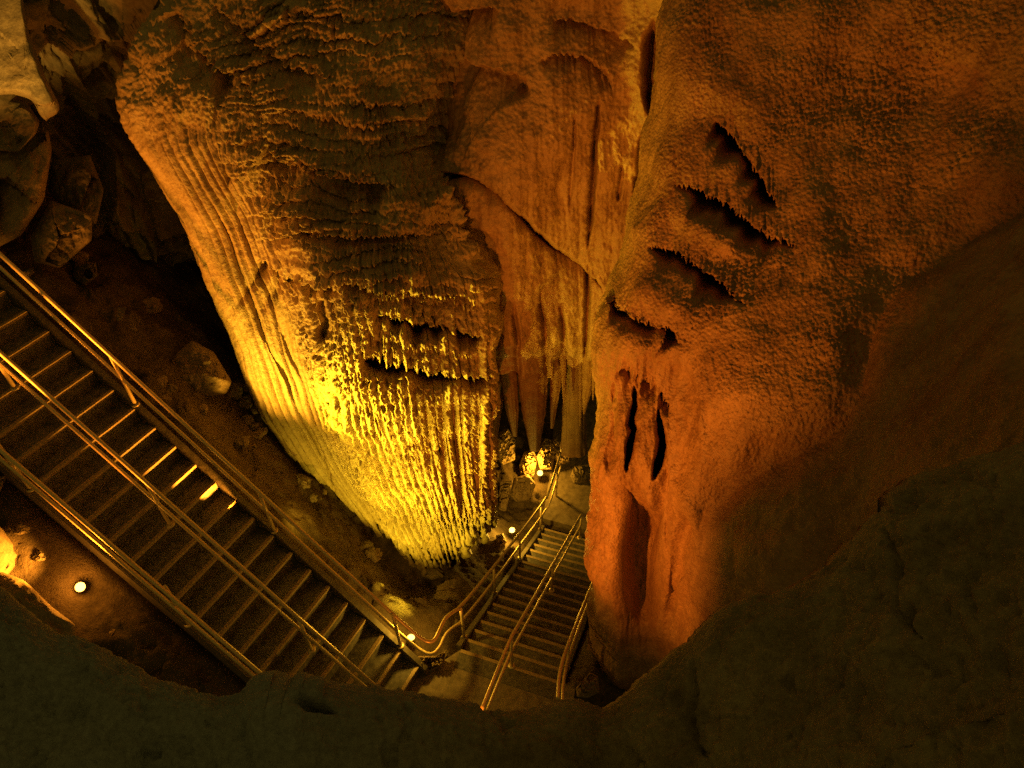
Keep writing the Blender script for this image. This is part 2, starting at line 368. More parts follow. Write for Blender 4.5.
    rough = (1 - low) * (1 - 0.97 * strip)
    st = cells(np.stack([U / 4.2, V / 9.0, 0 * V], -1), 1.0, 8)
    h += rough * (0.05 * (st - 0.4) + 0.028 * n2(U / 2.4, V / 4.2, 61) + 0.05 * n2(U / 16, V / 22, 62))
    # big forms
    h += (0.16 - 0.10 * strip) * fbm(P, 0.9, 3, 71)
    cut += groove(U, V, [(205, 190), (228, 240), (262, 330), (295, 400), (322, 455), (338, 505)], 0.07, 2.0, 0.1)
    cut += groove(U, V, [(214, 120), (240, 230), (285, 340), (312, 410)], 0.05, 2.0, 0.2)
    h += lip(U, V, [(438, 184), (456, 200), (474, 226), (488, 262)], -0.22, 26, 2, 6, 2.0, 90)
    h += -0.42 * blob(U, V, 455, 240, 34, 36, 0.6, 3)
    cut += groove(U, V, [(318, 300), (322, 325), (320, 345)], 0.25, 5)
    for (a, b, dd) in (((452, 385), (462, 520), .22), ((440, 390), (447, 500), .18), ((476, 390), (478, 505), .16), ((425, 400), (430, 470), .14), ((487, 392), (488, 512), .14)):
        cut += groove(U, V, [a, ((a[0] + b[0]) / 2, (a[1] + b[1]) / 2), b], dd, 3.2, 0.2)
    h += np.clip(fringe, 0, 1) * 0.07 * (n2(U / 1.8, V / 45, 201) + 0.8 * n2(U / 4.0, V / 60, 202))
    RR = R_; P = P + N * h[..., None] - RR * (cut / RR[..., 1])[..., None]
    return part('hanging_drapery', solid_sheet('hanging_drapery', P, M_DRAPE, 0.14, 0.10), root, 'fluted pale drapery lit bright yellow at its tips')

def build_backwall(root):
    NR, NC = 400, 320
    u = np.linspace(400, 700, NC); vb = 372 + 12 * n2(u / 14, 0, 3) - 0.03 * (u - 500)
    V = -45 + (vb[None, :] + 45) * np.linspace(0, 1, NR)[:, None]; U = np.broadcast_to(u[None, :], V.shape).copy()
    U = U + (V - 150) * -0.02 * (U - 520) / 200
    Y = 9.10 + 0.0022 * np.maximum(V, 0) - 0.55 * sstep(575, 500, U) * sstep(60, 200, V) + 0.9 * sstep(490, 405, U) * sstep(190, 120, V) - 0.5 * blob(U, V, 565, 150, 80, 130)
    Y = Y + 0.35 * sstep(30, 0, vb[None, :] - V)
    Y = Y - 0.7 * sstep(610, 690, U) * sstep(280, 60, V)
    P = CAM + ray(U, V) * (Y / ray(U, V)[..., 1])[..., None]; N = normals(P)
    cut = np.zeros(U.shape)
    h = 0.14 * fbm(P, 1.1, 4, 5)
    low = sstep(120, 240, V)
    ph = U / 17 + 0.5 * n2(U / 40, V / 170, 7)
    h += low * 0.022 * (np.abs(np.sin(np.pi * ph)) ** 0.7 - 0.6) + 0.025 * n2(U / 9, V / 120, 8) + 0.01 * n2(U / 3.2, V / 50, 9)
    h += 0.016 * n2(U / 3, V / 4, 10) + 0.045 * np.maximum(0, cells(P, 9, 12) - 0.62)
    h += lip(U, V, [(424, 168), (446, 173), (470, 181), (496, 198), (520, 216), (545, 242), (570, 262), (604, 288)], 0.34, 5.5, 2, 7, 1.2, 11, 0.08)
    cut += groove(U, V, [(424, 168), (446, 173), (470, 181), (496, 198), (520, 216), (545, 242), (570, 262), (604, 288)], 0.5, 2.4, 0.08)
    h += lip(U, V, [(430, 306), (462, 313), (482, 326), (506, 339)], 0.3, 5, 2, 7, 1.2, 12, 0.1)
    cut += groove(U, V, [(598, 92), (594, 150), (592, 200), (588, 255)], 0.30, 2.6, 0.15)
    cut += groove(U, V, [(589, 262), (586, 330), (585, 370)], 0.25, 2.4, 0.15)
    cut += groove(U, V, [(574, 110), (572, 180), (570, 215)], 0.10, 2.0)
    cut += groove(U, V, [(648, 20), (650, 80), (649, 118)], 0.55, 5, 0.2) + groove(U, V, [(644, 130), (641, 170), (634, 196)], 0.4, 3.5, 0.2)
    cut += groove(U, V, [(621, 160), (619, 205)], 0.15, 2.5)
    h += lip(U, V, [(550, 20), (585, 24), (618, 36), (636, 52)], 0.22, 16, 3, 6, 2, 13) + lip(U, V, [(536, 62), (560, 54), (588, 58), (606, 72), (618, 90)], 0.22, 14, 3, 6, 2, 14)
    h += lip(U, V, [(420, 8), (450, 12), (500, 8)], 0.35, 25, 3, 6, 2, 15) + lip(U, V, [(450, 62), (490, 68), (520, 78), (532, 96)], 0.3, 30, 2, 8, 5, 16)
    h += -0.1 * blob(U, V, 560, 10, 22, 14)
    for c in ((517, 300, 372), (545, 290, 372), (563, 300, 372)):
        cut += groove(U, V, [(c[0] - 3, c[1]), (c[0], (c[1] + c[2]) / 2), (c[0] + 2, c[2] + 20)], 0.22, 2.8, 0.2)
    RR = ray(U, V); P = P + N * h[..., None] - RR * (cut / RR[..., 1])[..., None]
    return part('flowstone_wall', solid_sheet('flowstone_wall', P, M_WALL, 0.16, 0.06), root, 'smooth orange recessed wall with a diagonal crack')

def tongue(name, cl, widths, Y, mat, parent, seed, flat=0.55, label=None, nseg=70, nphi=36, as_thing=None):
    """a hanging or standing tapered body: centre line in the photograph, widths there, at distance Y"""
    cl = np.array(cl, float); s0 = np.linspace(0, 1, len(cl)); s = np.linspace(0, 1, nseg)
    cu = np.interp(s, s0, cl[:, 0]); cv = np.interp(s, s0, cl[:, 1]); wd = np.interp(s, np.linspace(0, 1, len(widths)), widths)
    Ys = np.interp(s, np.linspace(0, 1, len(np.atleast_1d(Y))), np.atleast_1d(Y))
    d = ray(cu, cv); k = Ys / d[:, 1]; Cn = CAM + d * k[:, None]; R = wd * 0.5 * k / F_PX
    ph = np.linspace(0, 2 * np.pi, nphi, endpoint=False)
    X = Cn[:, None, 0] + R[:, None] * np.cos(ph)[None]; Yy = Cn[:, None, 1] + R[:, None] * np.sin(ph)[None] * flat; Z = np.broadcast_to(Cn[:, None, 2], X.shape).copy()
    P = np.stack([X, Yy, Z], -1)
    rel = P - Cn[:, None, :]
    g = 1 + 0.24 * n2(np.cos(ph)[None] * 2.4 + seed, s[:, None] * 1.6 + np.sin(ph)[None] * 2.4, seed) + 0.10 * n2(np.cos(ph)[None] * 6 + seed, s[:, None] * 3 + np.sin(ph)[None] * 6, seed + 1)
    g = g + 0.12 * n2(np.cos(ph)[None] * 9 + seed, s[:, None] * 25 + np.sin(ph)[None] * 9, seed + 2)
    P = Cn[:, None, :] + rel * g[..., None]
    Pv = P.reshape(-1, 3); idx = np.arange(nseg * nphi).reshape(nseg, nphi); nx = np.roll(idx, -1, 1)
    Q = np.stack([idx[:-1], nx[:-1], nx[1:], idx[1:]], -1).reshape(-1, 4)
    V = np.concatenate([Pv, Cn[:1], Cn[-1:]]); a = nseg * nphi
    T = np.concatenate([np.stack([idx[0], np.full(nphi, a), nx[0]], -1), np.stack([nx[-1], np.full(nphi, a + 1), idx[-1]], -1)])
    me = mesh_np(name, V, Q, T, True, mat)
    return part(name, me, parent, label)

root = empty('flowstone_formation', at_y(400, 200, 9.8), 'huge central flowstone mass, terraced above, ending in a yellow lit fluted drapery', 'rock formation')
build_drapery(root); build_backwall(root)
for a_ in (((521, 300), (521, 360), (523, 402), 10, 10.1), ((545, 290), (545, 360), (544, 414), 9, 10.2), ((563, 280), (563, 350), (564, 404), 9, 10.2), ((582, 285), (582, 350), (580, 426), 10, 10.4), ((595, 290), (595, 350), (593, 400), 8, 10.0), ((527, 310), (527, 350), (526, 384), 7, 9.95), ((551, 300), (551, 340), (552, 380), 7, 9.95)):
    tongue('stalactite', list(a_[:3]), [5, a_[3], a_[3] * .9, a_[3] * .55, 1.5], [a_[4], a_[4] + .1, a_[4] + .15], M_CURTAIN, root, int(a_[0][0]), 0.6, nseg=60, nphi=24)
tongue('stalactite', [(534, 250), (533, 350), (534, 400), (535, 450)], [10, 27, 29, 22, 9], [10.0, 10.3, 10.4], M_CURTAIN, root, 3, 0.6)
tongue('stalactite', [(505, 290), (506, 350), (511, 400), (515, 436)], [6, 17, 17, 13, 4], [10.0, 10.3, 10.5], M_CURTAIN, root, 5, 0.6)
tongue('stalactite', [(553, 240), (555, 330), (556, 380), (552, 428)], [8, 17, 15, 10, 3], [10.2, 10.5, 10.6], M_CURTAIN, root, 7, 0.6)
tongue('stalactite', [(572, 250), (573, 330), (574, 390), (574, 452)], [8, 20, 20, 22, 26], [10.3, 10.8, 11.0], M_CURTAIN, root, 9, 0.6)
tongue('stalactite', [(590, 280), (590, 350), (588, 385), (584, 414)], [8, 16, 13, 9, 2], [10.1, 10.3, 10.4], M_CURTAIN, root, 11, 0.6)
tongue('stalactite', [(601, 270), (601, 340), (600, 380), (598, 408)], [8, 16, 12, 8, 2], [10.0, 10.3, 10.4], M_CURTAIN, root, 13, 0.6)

# ---------------------------------------------------------------- right flowstone body
SHELF = [(640, 700), (676, 600), (692, 545), (705, 511), (745, 481), (800, 455), (846, 425), (866, 395), (872, 340), (900, 285), (960, 240), (1060, 190), (1160, 150)]
def build_right():
    Lc = curve([(-45, 668), (0, 661), (60, 657), (110, 652), (150, 642), (190, 634), (230, 622), (270, 615), (300, 606), (330, 598), (380, 596), (440, 594), (480, 589), (520, 585), (560, 586), (600, 590), (640, 593), (680, 596), (700, 600), (712, 606), (760, 640)])
    YL = curve([(-45, 8.2), (0, 7.95), (150, 7.35), (270, 6.65), (330, 6.25), (400, 5.75), (480, 5.35), (600, 5.0), (705, 4.75), (760, 4.6)])
    NR, NC = 620, 470
    v = np.linspace(-45, 745, NR)[:, None]; t = np.concatenate([np.linspace(0, 1, 430) ** 1.25, 1 + np.linspace(0.02, 1, 40) * 1.0])[None, :]
    V = np.broadcast_to(v, (NR, NC)).copy(); U = Lc(V) + (1130 - Lc(V)) * t; el = U - Lc(V)
    Y = YL(V) - 2.2 * (np.minimum(el, 520) / 410) ** 1.1 - 0.75 * (1 - np.exp(-np.maximum(el - 520, 0) / 260))
    Y = np.maximum(Y, 1.2 + 0.35 * sstep(700, 0, V))
    roll = 1 - np.sqrt(np.clip(1 - (1 - np.clip(el / 34, 0, 1)) ** 2, 0, 1)); Y = Y + 0.75 * roll
    Y = Y - 0.22 * blob(U, V, 760, 370, 130, 170, 0.3) - 0.25 * blob(U, V, 700, 60, 110, 200)
    dd = polydist(U, V, SHELF)[0]
    Y = Y - 0.75 * (1 - np.exp(-np.maximum(dd, 0) / 120)) + 0.10 * sstep(-40, 0, dd) * sstep(40, 0, dd)
    # the lower column stands back under the shoulder
    Y = Y + 0.30 * sstep(700, 670, U) * sstep(345, 400, V)
    LIPS = [([(714, 122), (730, 138), (752, 166), (778, 212)], 0.8, 6, 4, 4, 1.5, 21, 0.12),
            ([(672, 182), (700, 192), (725, 206), (756, 232), (800, 250)], 0.9, 7, 5, 4, 1.5, 22, 0.25),
            ([(646, 248), (676, 256), (700, 270), (724, 290), (748, 308)], 0.8, 7, 6, 4, 1.5, 23, 0.22),
            ([(606, 296), (625, 312), (648, 326), (668, 332), (682, 344)], 0.9, 8, 6, 4, 1.5, 24, 0.12),
            ([(612, 372), (640, 384), (668, 402), (676, 414)], 0.28, 12, 6, 4, 1.5, 25, 0.12)]
    P0 = CAM + ray(U, V) * (Y / ray(U, V)[..., 1])[..., None]; N = normals(P0)
    cut = np.zeros(U.shape)
    dY, dV, fringe = undercut(U, V, LIPS); Y = Y + dY; R_ = ray(U, V + dV); P = CAM + R_ * (Y / R_[..., 1])[..., None]
    h = 0.14 * fbm(P, 0.8, 3, 15)
    col = sstep(705, 670, U + 0.25 * (V - 480)) * sstep(340, 380, V)         # smoother column
    kn = sstep(0, 40, el + 30 * n2(U / 30, V / 30, 9)) * (1 - 0.85 * col)
    fade = 1 - 0.8 * sstep(0, 40, polydist(U, V, SHELF)[0])
    c1 = cells(P, (30, 30, 17), 4); c2 = cells(P, (52, 52, 30), 5)
    pat = np.clip(0.75 + 1.1 * fbm(P, (1.6, 1.6, 0.8), 3, 77), 0.6, 1.4)
    h += 0.018 * fbm(P, (5, 5, 1.1), 3, 78) + kn * fade * pat * (0.020 * (c1 - 0.4) + 0.022 * (c2 - 0.4) + 0.008 * noise(P, 75, 6)) + 0.02 * (1 - kn) * fbm(P, (14, 14, 3), 3, 17)
    h += (1 - fade) * 0.03 * fbm(P, 6, 3, 18)
    # overhanging lips, each with a fringe
    h += 0.12 * blob(U, V, 660, 300, 40, 18, 0.5) + 0.10 * blob(U, V, 715, 235, 45, 14, 0.5)
    # slots and folds of the column
    cut += groove(U, V, [(633, 388), (630, 425), (633, 430), (627, 472)], 0.95, 2.5, 0.15) + groove(U, V, [(658, 408), (662, 440), (661, 455), (654, 480)], 1.0, 3.0, 0.15)
    cut += groove(U, V, [(612, 380), (610, 440), (607, 480)], 0.12, 4, 0.2)
    h += groove(U, V, [(668, 455), (660, 500), (650, 540), (646, 575)], 0.14, 7, 0.2) + groove(U, V, [(686, 505), (680, 545), (674, 590), (664, 640)], 0.12, 6, 0.2)
    cut += -0.42 * blob(U, V, 637, 566, 19, 60, -0.12, 4) + groove(U, V, [(664, 468), (684, 492), (693, 512), (690, 555), (676, 605), (660, 645)], -0.09, 7.5, 0.3)
    fold = U - 0.10 * (V - 480) + 6 * n2(U / 30, V / 90, 91); h += col * (0.10 * (np.abs(np.sin(fold / 7.5)) ** 0.6 - 0.6) * np.clip(0.5 + 1.2 * n2(fold / 14, V / 120, 92), 0.05, 1.2) + 0.03 * n2(fold / 3.2, V / 60, 93) + 0.012 * n2(U / 2.2, V / 5, 94))
    h += -0.40 * blob(U, V, 634, 570, 26, 60, -0.15, 3) - 0.2 * blob(U, V, 612, 515, 22, 26)
    h += 0.14 * blob(U, V, 672, 560, 10, 50, 0.15)
    # underside of the shoulder
    h += 0.10 * blob(U, V, 766, 562, 30, 30, 0, 5) - 0.06 * groove(U, V, [(742, 560), (748, 585), (766, 594), (785, 594)], 1, 5)
    h += np.clip(fringe, 0, 1) * 0.07 * (n2(U / 1.8, V / 45, 201) + 0.8 * n2(U / 4.0, V / 60, 202))
    RR = R_; P = P + N * h[..., None] - RR * (cut / RR[..., 1])[..., None]
    me = solid_sheet('flowstone_wall', P, M_KNOB, 0.2, 0.05)
    o = bpy.data.objects.new('knobbly_flowstone', me); link(o)
    c = Vector(at_y(600, 700, 4.8)); me.transform(Matrix.Translation(-c)); o.location = c
    return tag(o, 'knobbly orange flowstone bulging at the right, with dark fringed openings', 'rock formation')
build_right()

# ---------------------------------------------------------------- near ledge along the bottom of the view
def build_ledge():
    Tc = curve([(-520, 470), (-300, 500), (-120, 540), (-40, 566), (0, 588), (18, 603), (36, 619), (55, 632), (78, 637), (115, 655), (150, 675), (200, 690), (225, 696), (243, 692), (256, 685), (300, 683), (345, 684), (400, 690), (440, 698), (480, 704), (520, 710), (545, 706), (560, 700), (575, 698), (590, 703), (603, 707), (640, 681), (690, 640), (720, 610), (745, 596), (790, 588), (830, 562), (890, 492), (960, 462), (1024, 442), (1140, 410), (1450, 360)])
    NR, NC = 170, 760
    u = np.linspace(-480, 1420, NC); vt = Tc(u) + 2.5 * n2(u / 16, 0, 3) + 1.2 * n2(u / 5, 0, 4)
    r = np.linspace(0, 1, NR)[:, None] ** 1.6; V = vt[None] + (900 - vt[None]) * r; U = np.broadcast_to(u[None], V.shape).copy()
    e = V - vt[None]
    D = curve([(-520, 4.6), (-120, 5.2), (150, 4.6), (300, 4.3), (520, 4.4), (620, 4.6), (800, 4.1), (1024, 3.3), (1140, 2.9), (1450, 2.2)])(U) - 0.0032 * np.minimum(e, 260)
    roll = 1 - np.sqrt(np.clip(1 - (1 - np.clip(e / 45, 0, 1)) ** 2, 0, 1)); D = D + 0.5 * roll * sstep(0, 1, 0.5 + 0 * U)
    P = CAM + ray(U, V) * D[..., None]; N = normals(P)
    ed = sstep(0, 70, e); h = ed * 0.10 * fbm(P, 1.5, 5, 3) + (0.2 + 0.8 * ed) * 0.02 * fbm(P, 9, 3, 4)
    h += 0.14 * blob(U, V, 290, 720, 40, 42, 0, 4) - 0.25 * blob(U, V, 318, 713, 13, 4, 0.05, 3) + 0.05 * blob(U, V, 262, 690, 14, 9) + 0.06 * blob(U, V, 322, 696, 17, 10) - 0.06 * blob(U, V, 290, 692, 7, 14)
    h += ed * 0.03 * facets(P, (3.0, 3.0, 3.0), 5, 0.3, 1.2) * sstep(480, 700, U) + 0.010 * fbm(P, 28, 3, 6) - 0.03 * np.maximum(0, fbm(P, 5.5, 3, 12) - 0.28) * 3
    h += groove(U, V, [(690, 655), (694, 690), (688, 720), (694, 745), (708, 760)], 0.09, 2.5, 0.1) + groove(U, V, [(880, 520), (900, 560), (896, 610), (920, 640)], 0.05, 3, 0.1)
    h += -0.03 * np.maximum(0, n2(U / 22, V / 30, 9) + 0.4 * n2(U / 7, V / 9, 10) - 0.25) * 3 * sstep(740, 860, U)
    P = P + N * h[..., None]
    me = solid_sheet('rock_ledge', P, M_LEDGE, 0.12, 0.02)
    o = bpy.data.objects.new('rock_ledge', me); link(o); structure(o, 'dark smooth rock ledge running along the bottom of the view')
build_ledge()

# ---------------------------------------------------------------- staircases (flight one comes down from the left, flight two goes down away)
A1, A2 = math.radians(61.622), math.radians(-19.2019)
N1 = np.array([math.cos(A1), math.sin(A1), 0]); B1 = np.array([-math.sin(A1), math.cos(A1), 0])
N2 = np.array([math.cos(A2), math.sin(A2), 0]); B2 = np.array([-math.sin(A2), math.cos(A2), 0])
P1 = np.array([-1.5633, 5.2465, 0]); W1, R1 = 1.62, 0.2535
P2 = np.array([-0.9264, 5.6553, 0]); W2, R2 = 1.6981, 0.1983
TR = 0.30; ZZ = np.array([0, 0, 1.0])
def f1(k, off=0.0, h=0.0): return P1 + N1 * off + B1 * (TR * k) + ZZ * (R1 * (k + 1) + h)
def f2(k, off=0.0, h=0.0): return P2 + N2 * off + B2 * (TR * k) + ZZ * (-R2 * k + h)
def worn_bar(name, a, along, n, mat, width_v, thick_v):
    """strip with slightly uneven edges"""
    bm = bmesh.new(); a = Vector(a); along = Vector(along); w = Vector(width_v); th = Vector(thick_v); rows = []
    for i in range(n + 1):
        j = random.uniform(-.07, .07); p = a + along * (i / n)
        rows.append([bm.verts.new(p + w * (j * 0.5)), bm.verts.new(p + w * (1 + j)), bm.verts.new(p + w * (1 + j) + th), bm.verts.new(p + w * (j * 0.5) + th)])
    for i in range(n):
        for q in range(4):
            bm.faces.new((rows[i][q], rows[i][(q + 1) % 4], rows[i + 1][(q + 1) % 4], rows[i + 1][q]))
    bm.faces.new(rows[0][::-1]); bm.faces.new(rows[-1]); bmesh.ops.recalc_face_normals(bm, faces=bm.faces)
    me = bpy.data.meshes.new(name); bm.to_mesh(me); bm.free(); me.materials.append(mat); return me
def stairs(origin, label, steps, width, fn, up, right, rise, down):
    rt = empty('staircase', origin, label, 'staircase', 'concrete stair flights')
    up = np.array(up); right = np.array(right)
    for k in steps:
        a = fn(k)                                             # right or left end of the nosing of step k
        def body(bm):
            w0 = -width if not down else 0.0
            o = a + right * w0 - ZZ * (rise + 0.12)
            box_bm(bm, o, right * width, (up * (TR + 0.02)) if not down else (-up * (TR + 0.02)), ZZ * (rise + 0.12))
            bmesh.ops.bevel(bm, geom=[e for e in bm.edges], offset=0.008, segments=1, affect='EDGES')
        s = part('step', bm_mesh('step', body, M_STEP), rt)
        o = a + right * (-width + 0.015 if not down else 0.015) - (up if not down else -up) * 0.006 - ZZ * 0.045
        me = worn_bar('nosing', o, right * (width - 0.03), 14, M_NOSE, (up if not down else -up) * 0.055, ZZ * 0.049)
        nz = part('nosing', me, s)
    return rt
st1 = stairs(P1, 'long dark concrete stair flight coming down from the left edge, seen from above', range(0, 27), W1, f1, B1, N1, R1, False)
st2 = stairs(P2, 'narrower far stair flight dropping away from the landing between the drapery and the column', range(0, 18), W2, f2, B2, N2, R2, True)
def stringer(rt, fn, off, k0, k1, up, right, rise, w, h0=0.03, h1=0.5):
    def body(bm):
        a, b = fn(k0, off), fn(k1, off)
        vs = []
        for p in (a, b):
            for x, z in ((0, -h1), (w, -h1), (w, h0), (0, h0)):
                vs.append(bm.verts.new(Vector(p + right * x + ZZ * z)))
        for q in ((0, 1, 2, 3), (7, 6, 5, 4), (0, 4, 5, 1), (1, 5, 6, 2), (2, 6, 7, 3), (3, 7, 4, 0)):
            bm.faces.new([vs[i] for i in q])
        bmesh.ops.bevel(bm, geom=list(bm.edges), offset=0.012, segments=2, affect='EDGES')
    part('side_kerb', bm_mesh('side_kerb', body, M_KERB), rt)
stringer(st1, f1, 0.004, -0.4, 26.5, B1, N1, R1, 0.10)
stringer(st1, f1, -W1 - 0.104, -0.4, 26.5, B1, N1, R1, 0.10)
stringer(st2, f2, -0.104, 0.2, 17.4, B2, N2, R2, 0.10)
stringer(st2, f2, W2 + 0.004, 0.2, 17.4, B2, N2, R2, 0.10)

# ---------------------------------------------------------------- handrails
def handrail(label, base, posts, top, low, ends=True):
    rt = empty('handrail', base, label, 'handrail', 'double pipe handrails')
    part('top_rail', bm_mesh('top_rail', lambda bm: tube_bm(bm, top, 0.029), M_RAIL), rt)
    part('lower_rail', bm_mesh('lower_rail', lambda bm: tube_bm(bm, low, 0.026), M_RAIL), rt)
    for (a, b) in posts:
        part('post', bm_mesh('post', lambda bm: (tube_bm(bm, [a, b], 0.026), lathe_bm(bm, a, (0, 0, 1), [(0.06, 0.0), (0.06, 0.012), (0.03, 0.016)], 14)), M_RAIL), rt)
    return rt
def smooth(pts, it=3):
    pts = [np.array(p, float) for p in pts]
    for _ in range(it):
        q = [pts[0]]
        for a, b in zip(pts[:-1], pts[1:]): q += [a * .75 + b * .25, a * .25 + b * .75]
        q.append(pts[-1]); pts = q
    return pts
HT, HL = 0.96, 0.50
# right rail of flight one, round the landing corner and down flight two
ct = [at_z(u, v, z) for u, v, z in ((404, 624, 1.28), (414, 633, 1.14), (421, 638.5, 1.05), (428, 642, 1.0), (434, 641, 0.97), (438, 634, 0.95), (443, 622, 0.92), (448, 615, 0.86))]
cl = [at_z(u, v, z) for u, v, z in ((399, 633, 0.86), (415, 646, 0.60), (421, 650.5, 0.55), (428, 654, 0.52), (434, 653.5, 0.50), (440, 647, 0.48), (444, 637, 0.45), (449, 630, 0.40))]
foot = f2(17.3, -0.06)
pe = at_z(556, 481, foot[2] + HL); pt = at_z(561, 453, foot[2] + HT)
top = smooth([f1(26, .05, HT), f1(2.2, .05, HT)] + ct + [f2(1.4, -.06, HT), f2(16.6, -.06, HT), f2(18.2, -.06, HT + .1), at_z(546.5, 500, foot[2] + HT), pt], 2)
low = smooth([f1(26, .05, HL), f1(2.2, .05, HL)] + cl + [f2(1.4, -.06, HL), f2(16.6, -.06, HL), f2(18.2, -.06, HL + .05), at_z(549.5, 505, foot[2] + HL), at_z(561, 466, foot[2] + HL)], 2)
pp = at_z(556, 497, foot[2])
handrail('long double pipe rail curving from the near stairs round the corner to the far stairs', f1(1, 0.05), [(f1(k, .05), f1(k, .05, HT)) for k in (1.15, 8.1, 15.1, 22.1)] + [(f2(k, -.06), f2(k, -.06, HT)) for k in (1.0, 6.0, 11.2, 16.6)] + [(pp, pp + ZZ * HT)], top, low)
handrail('double pipe rail running down the middle of the near stair flight', f1(1, -.88), [(f1(k, -.88), f1(k, -.88, HT)) for k in (4.0, 11.0, 18.0, 25.0)], [f1(26, -.88, HT), f1(0.2, -.88, HT)], [f1(26, -.88, HL), f1(0.2, -.88, HL)])
handrail('double pipe rail on the left side of the near stair flight, above the round lamp', f1(1, -1.68), [(f1(k, -1.68), f1(k, -1.68, HT)) for k in (1.1, 8.1, 15.0, 22.0)], [f1(26, -1.72, HT), f1(0, -1.72, HT)], [f1(26, -1.72, HL), f1(0, -1.72, HL)])
mo = 0.91
m0t = at_z(481, 711, HT); m0l = at_z(486, 713, HL)
handrail('double pipe rail dividing the far stair flight, starting on the landing', f2(0, mo), [(f2(k, mo), f2(k, mo, HT)) for k in (0.0, 8.3, 17.0)] + [(m0t * [1, 1, 0], m0t)], smooth([m0t, f2(-.2, mo, HT), f2(.8, mo, HT), f2(16.8, mo, HT), f2(17, mo, HT - .02)], 2), smooth([m0l, f2(-.3, mo, HL), f2(.8, mo, HL), f2(17, mo, HL)], 2))
ro = W2 + 0.06
e0 = at_z(558, 699, HT); e1 = at_z(562.5, 701, HL)
handrail('short double pipe rail at the right edge of the far stairs, against the column', f2(1, ro), [(f2(k, ro), f2(k, ro, HT)) for k in (1.2, 6.5, 12)], smooth([e0, at_z(559, 672, HT), f2(1.3, ro, HT), f2(14, ro, HT)], 2), smooth([e1, at_z(563, 683, HL), f2(1.5, ro, HL), f2(14, ro, HL)], 2))

# ---------------------------------------------------------------- floor: one sheet shaped round the stairs
def floor_z(X, Y):
    P = np.stack([X, Y, 0 * X], -1)
    q1 = P - P1; a1 = q1 @ B1 / TR; o1 = q1 @ N1
    q2 = P - P2; a2 = q2 @ B2 / TR; o2 = q2 @ N2
    k1 = np.clip(a1, -1, 30); z1 = R1 * np.maximum(k1, 0)
    k2 = np.clip(a2, 0, 17.2); z2 = -R2 * k2
    # weights by distance from each corridor
    d1 = np.maximum(0, np.maximum(o1 - 0.0, -o1 - W1)) + 0.7 * np.maximum(0, -a1 * TR)
    d2 = np.maximum(0, np.maximum(o2 - W2, -o2)) + 0.7 * np.maximum(0, -a2 * TR)
    w1 = 1 / (0.04 + d1) ** 2.2; w2 = 1 / (0.04 + d2) ** 2.2
    d3 = np.hypot(np.maximum(0, np.abs(X + 0.6) - 1.3), np.maximum(0, np.abs(Y - 4.6) - 0.6)); w3 = 0.6 / (0.04 + d3) ** 2.2
    gx = np.hypot(X + 1.7, Y - 7.3); w4 = 0.5 / (0.15 + gx) ** 2.2
    z = (z1 * w1 + z2 * w2 + 0 * w3 + (-1.0) * w4) / (w1 + w2 + w3 + w4)
    on = np.minimum(np.minimum(d1, d2), d3)
    return z, on
def build_floor():
    nx, ny = 420, 420
    x = np.linspace(-12, 7, nx); y = np.linspace(1.5, 19, ny); X, Y = np.meshgrid(x, y)
    z, on = floor_z(X, Y); P = np.stack([X, Y, z], -1)
    rough = sstep(0.06, 0.5, on)
    for (u_, v_, z_) in ((80, 587, 2.8), (411, 637, .3), (512, 530, -2.4), (540, 473, -3.2)):
        q = at_z(u_, v_, z_); rough = rough * sstep(0.15, 0.8, np.hypot(X - q[0], Y - q[1]))
    z = z - 0.16 * (1 - sstep(0.02, 0.25, on)) - 0.02 + rough * (0.30 * fbm(P, 0.8, 4, 2) + 0.12 * np.abs(fbm(P, 2.6, 4, 5)) + 0.10 * facets(P, 2.2, 8, 0.5, 1.3) + 0.05 * facets(P, 6.5, 9, 0.6, 1.3) + 0.03 * noise(P, 14, 9))
    z = z - 0.45 * sstep(0.75, 1.2, X) * sstep(5.2, 4.6, Y)
    P = np.stack([X, Y, z], -1)
    o = bpy.data.objects.new('ground', mesh_np('ground', P.reshape(-1, 3), grid_quads(nx and ny, nx), None, True, M_DIRT)); link(o)
    structure(o, 'uneven brown cave floor around the stairs')
build_floor()
def ground_hit(u, v):
    d = ray(u, v); k = 3.0
    for _ in range(400):
        q = CAM + d * k
        if q[2] <= float(floor_z(np.array(q[0]), np.array(q[1]))[0]): break
        k += 0.04
    return CAM + d * k
def slab(name, poly, z, th, mat, label, seed):
    def body(bm):
        vs = [bm.verts.new((p[0], p[1], z)) for p in poly]; f = bm.faces.new(vs)
        if f.normal.z < 0: f.normal_flip()
        r = bmesh.ops.extrude_face_region(bm, geom=[f]); bmesh.ops.translate(bm, verts=[v for v in r['geom'] if isinstance(v, bmesh.types.BMVert)], vec=(0, 0, -th))
    o = bpy.data.objects.new(name, bm_mesh(name, body, mat)); link(o); structure(o, label)
e = 0.004
L0 = P1 - N1 * W1; slab('landing', [P1 + B1 * .01, P1 * .5 + P2 * .5 + np.array([0, -.02, 0]), P2 - B2 * .01, P2 + N2 * (W2 + .3) - B2 * .01, P2 + N2 * (W2 + .5) - B2 * 2.4, L0 - B1 * .6, L0 + B1 * .01], -0.006, 0.25, M_PATH, 'brown concrete landing between the two stair flights', 1)
ft = P2 + B2 * (TR * 17 + 0.3); zf = -R2 * 17 - R2
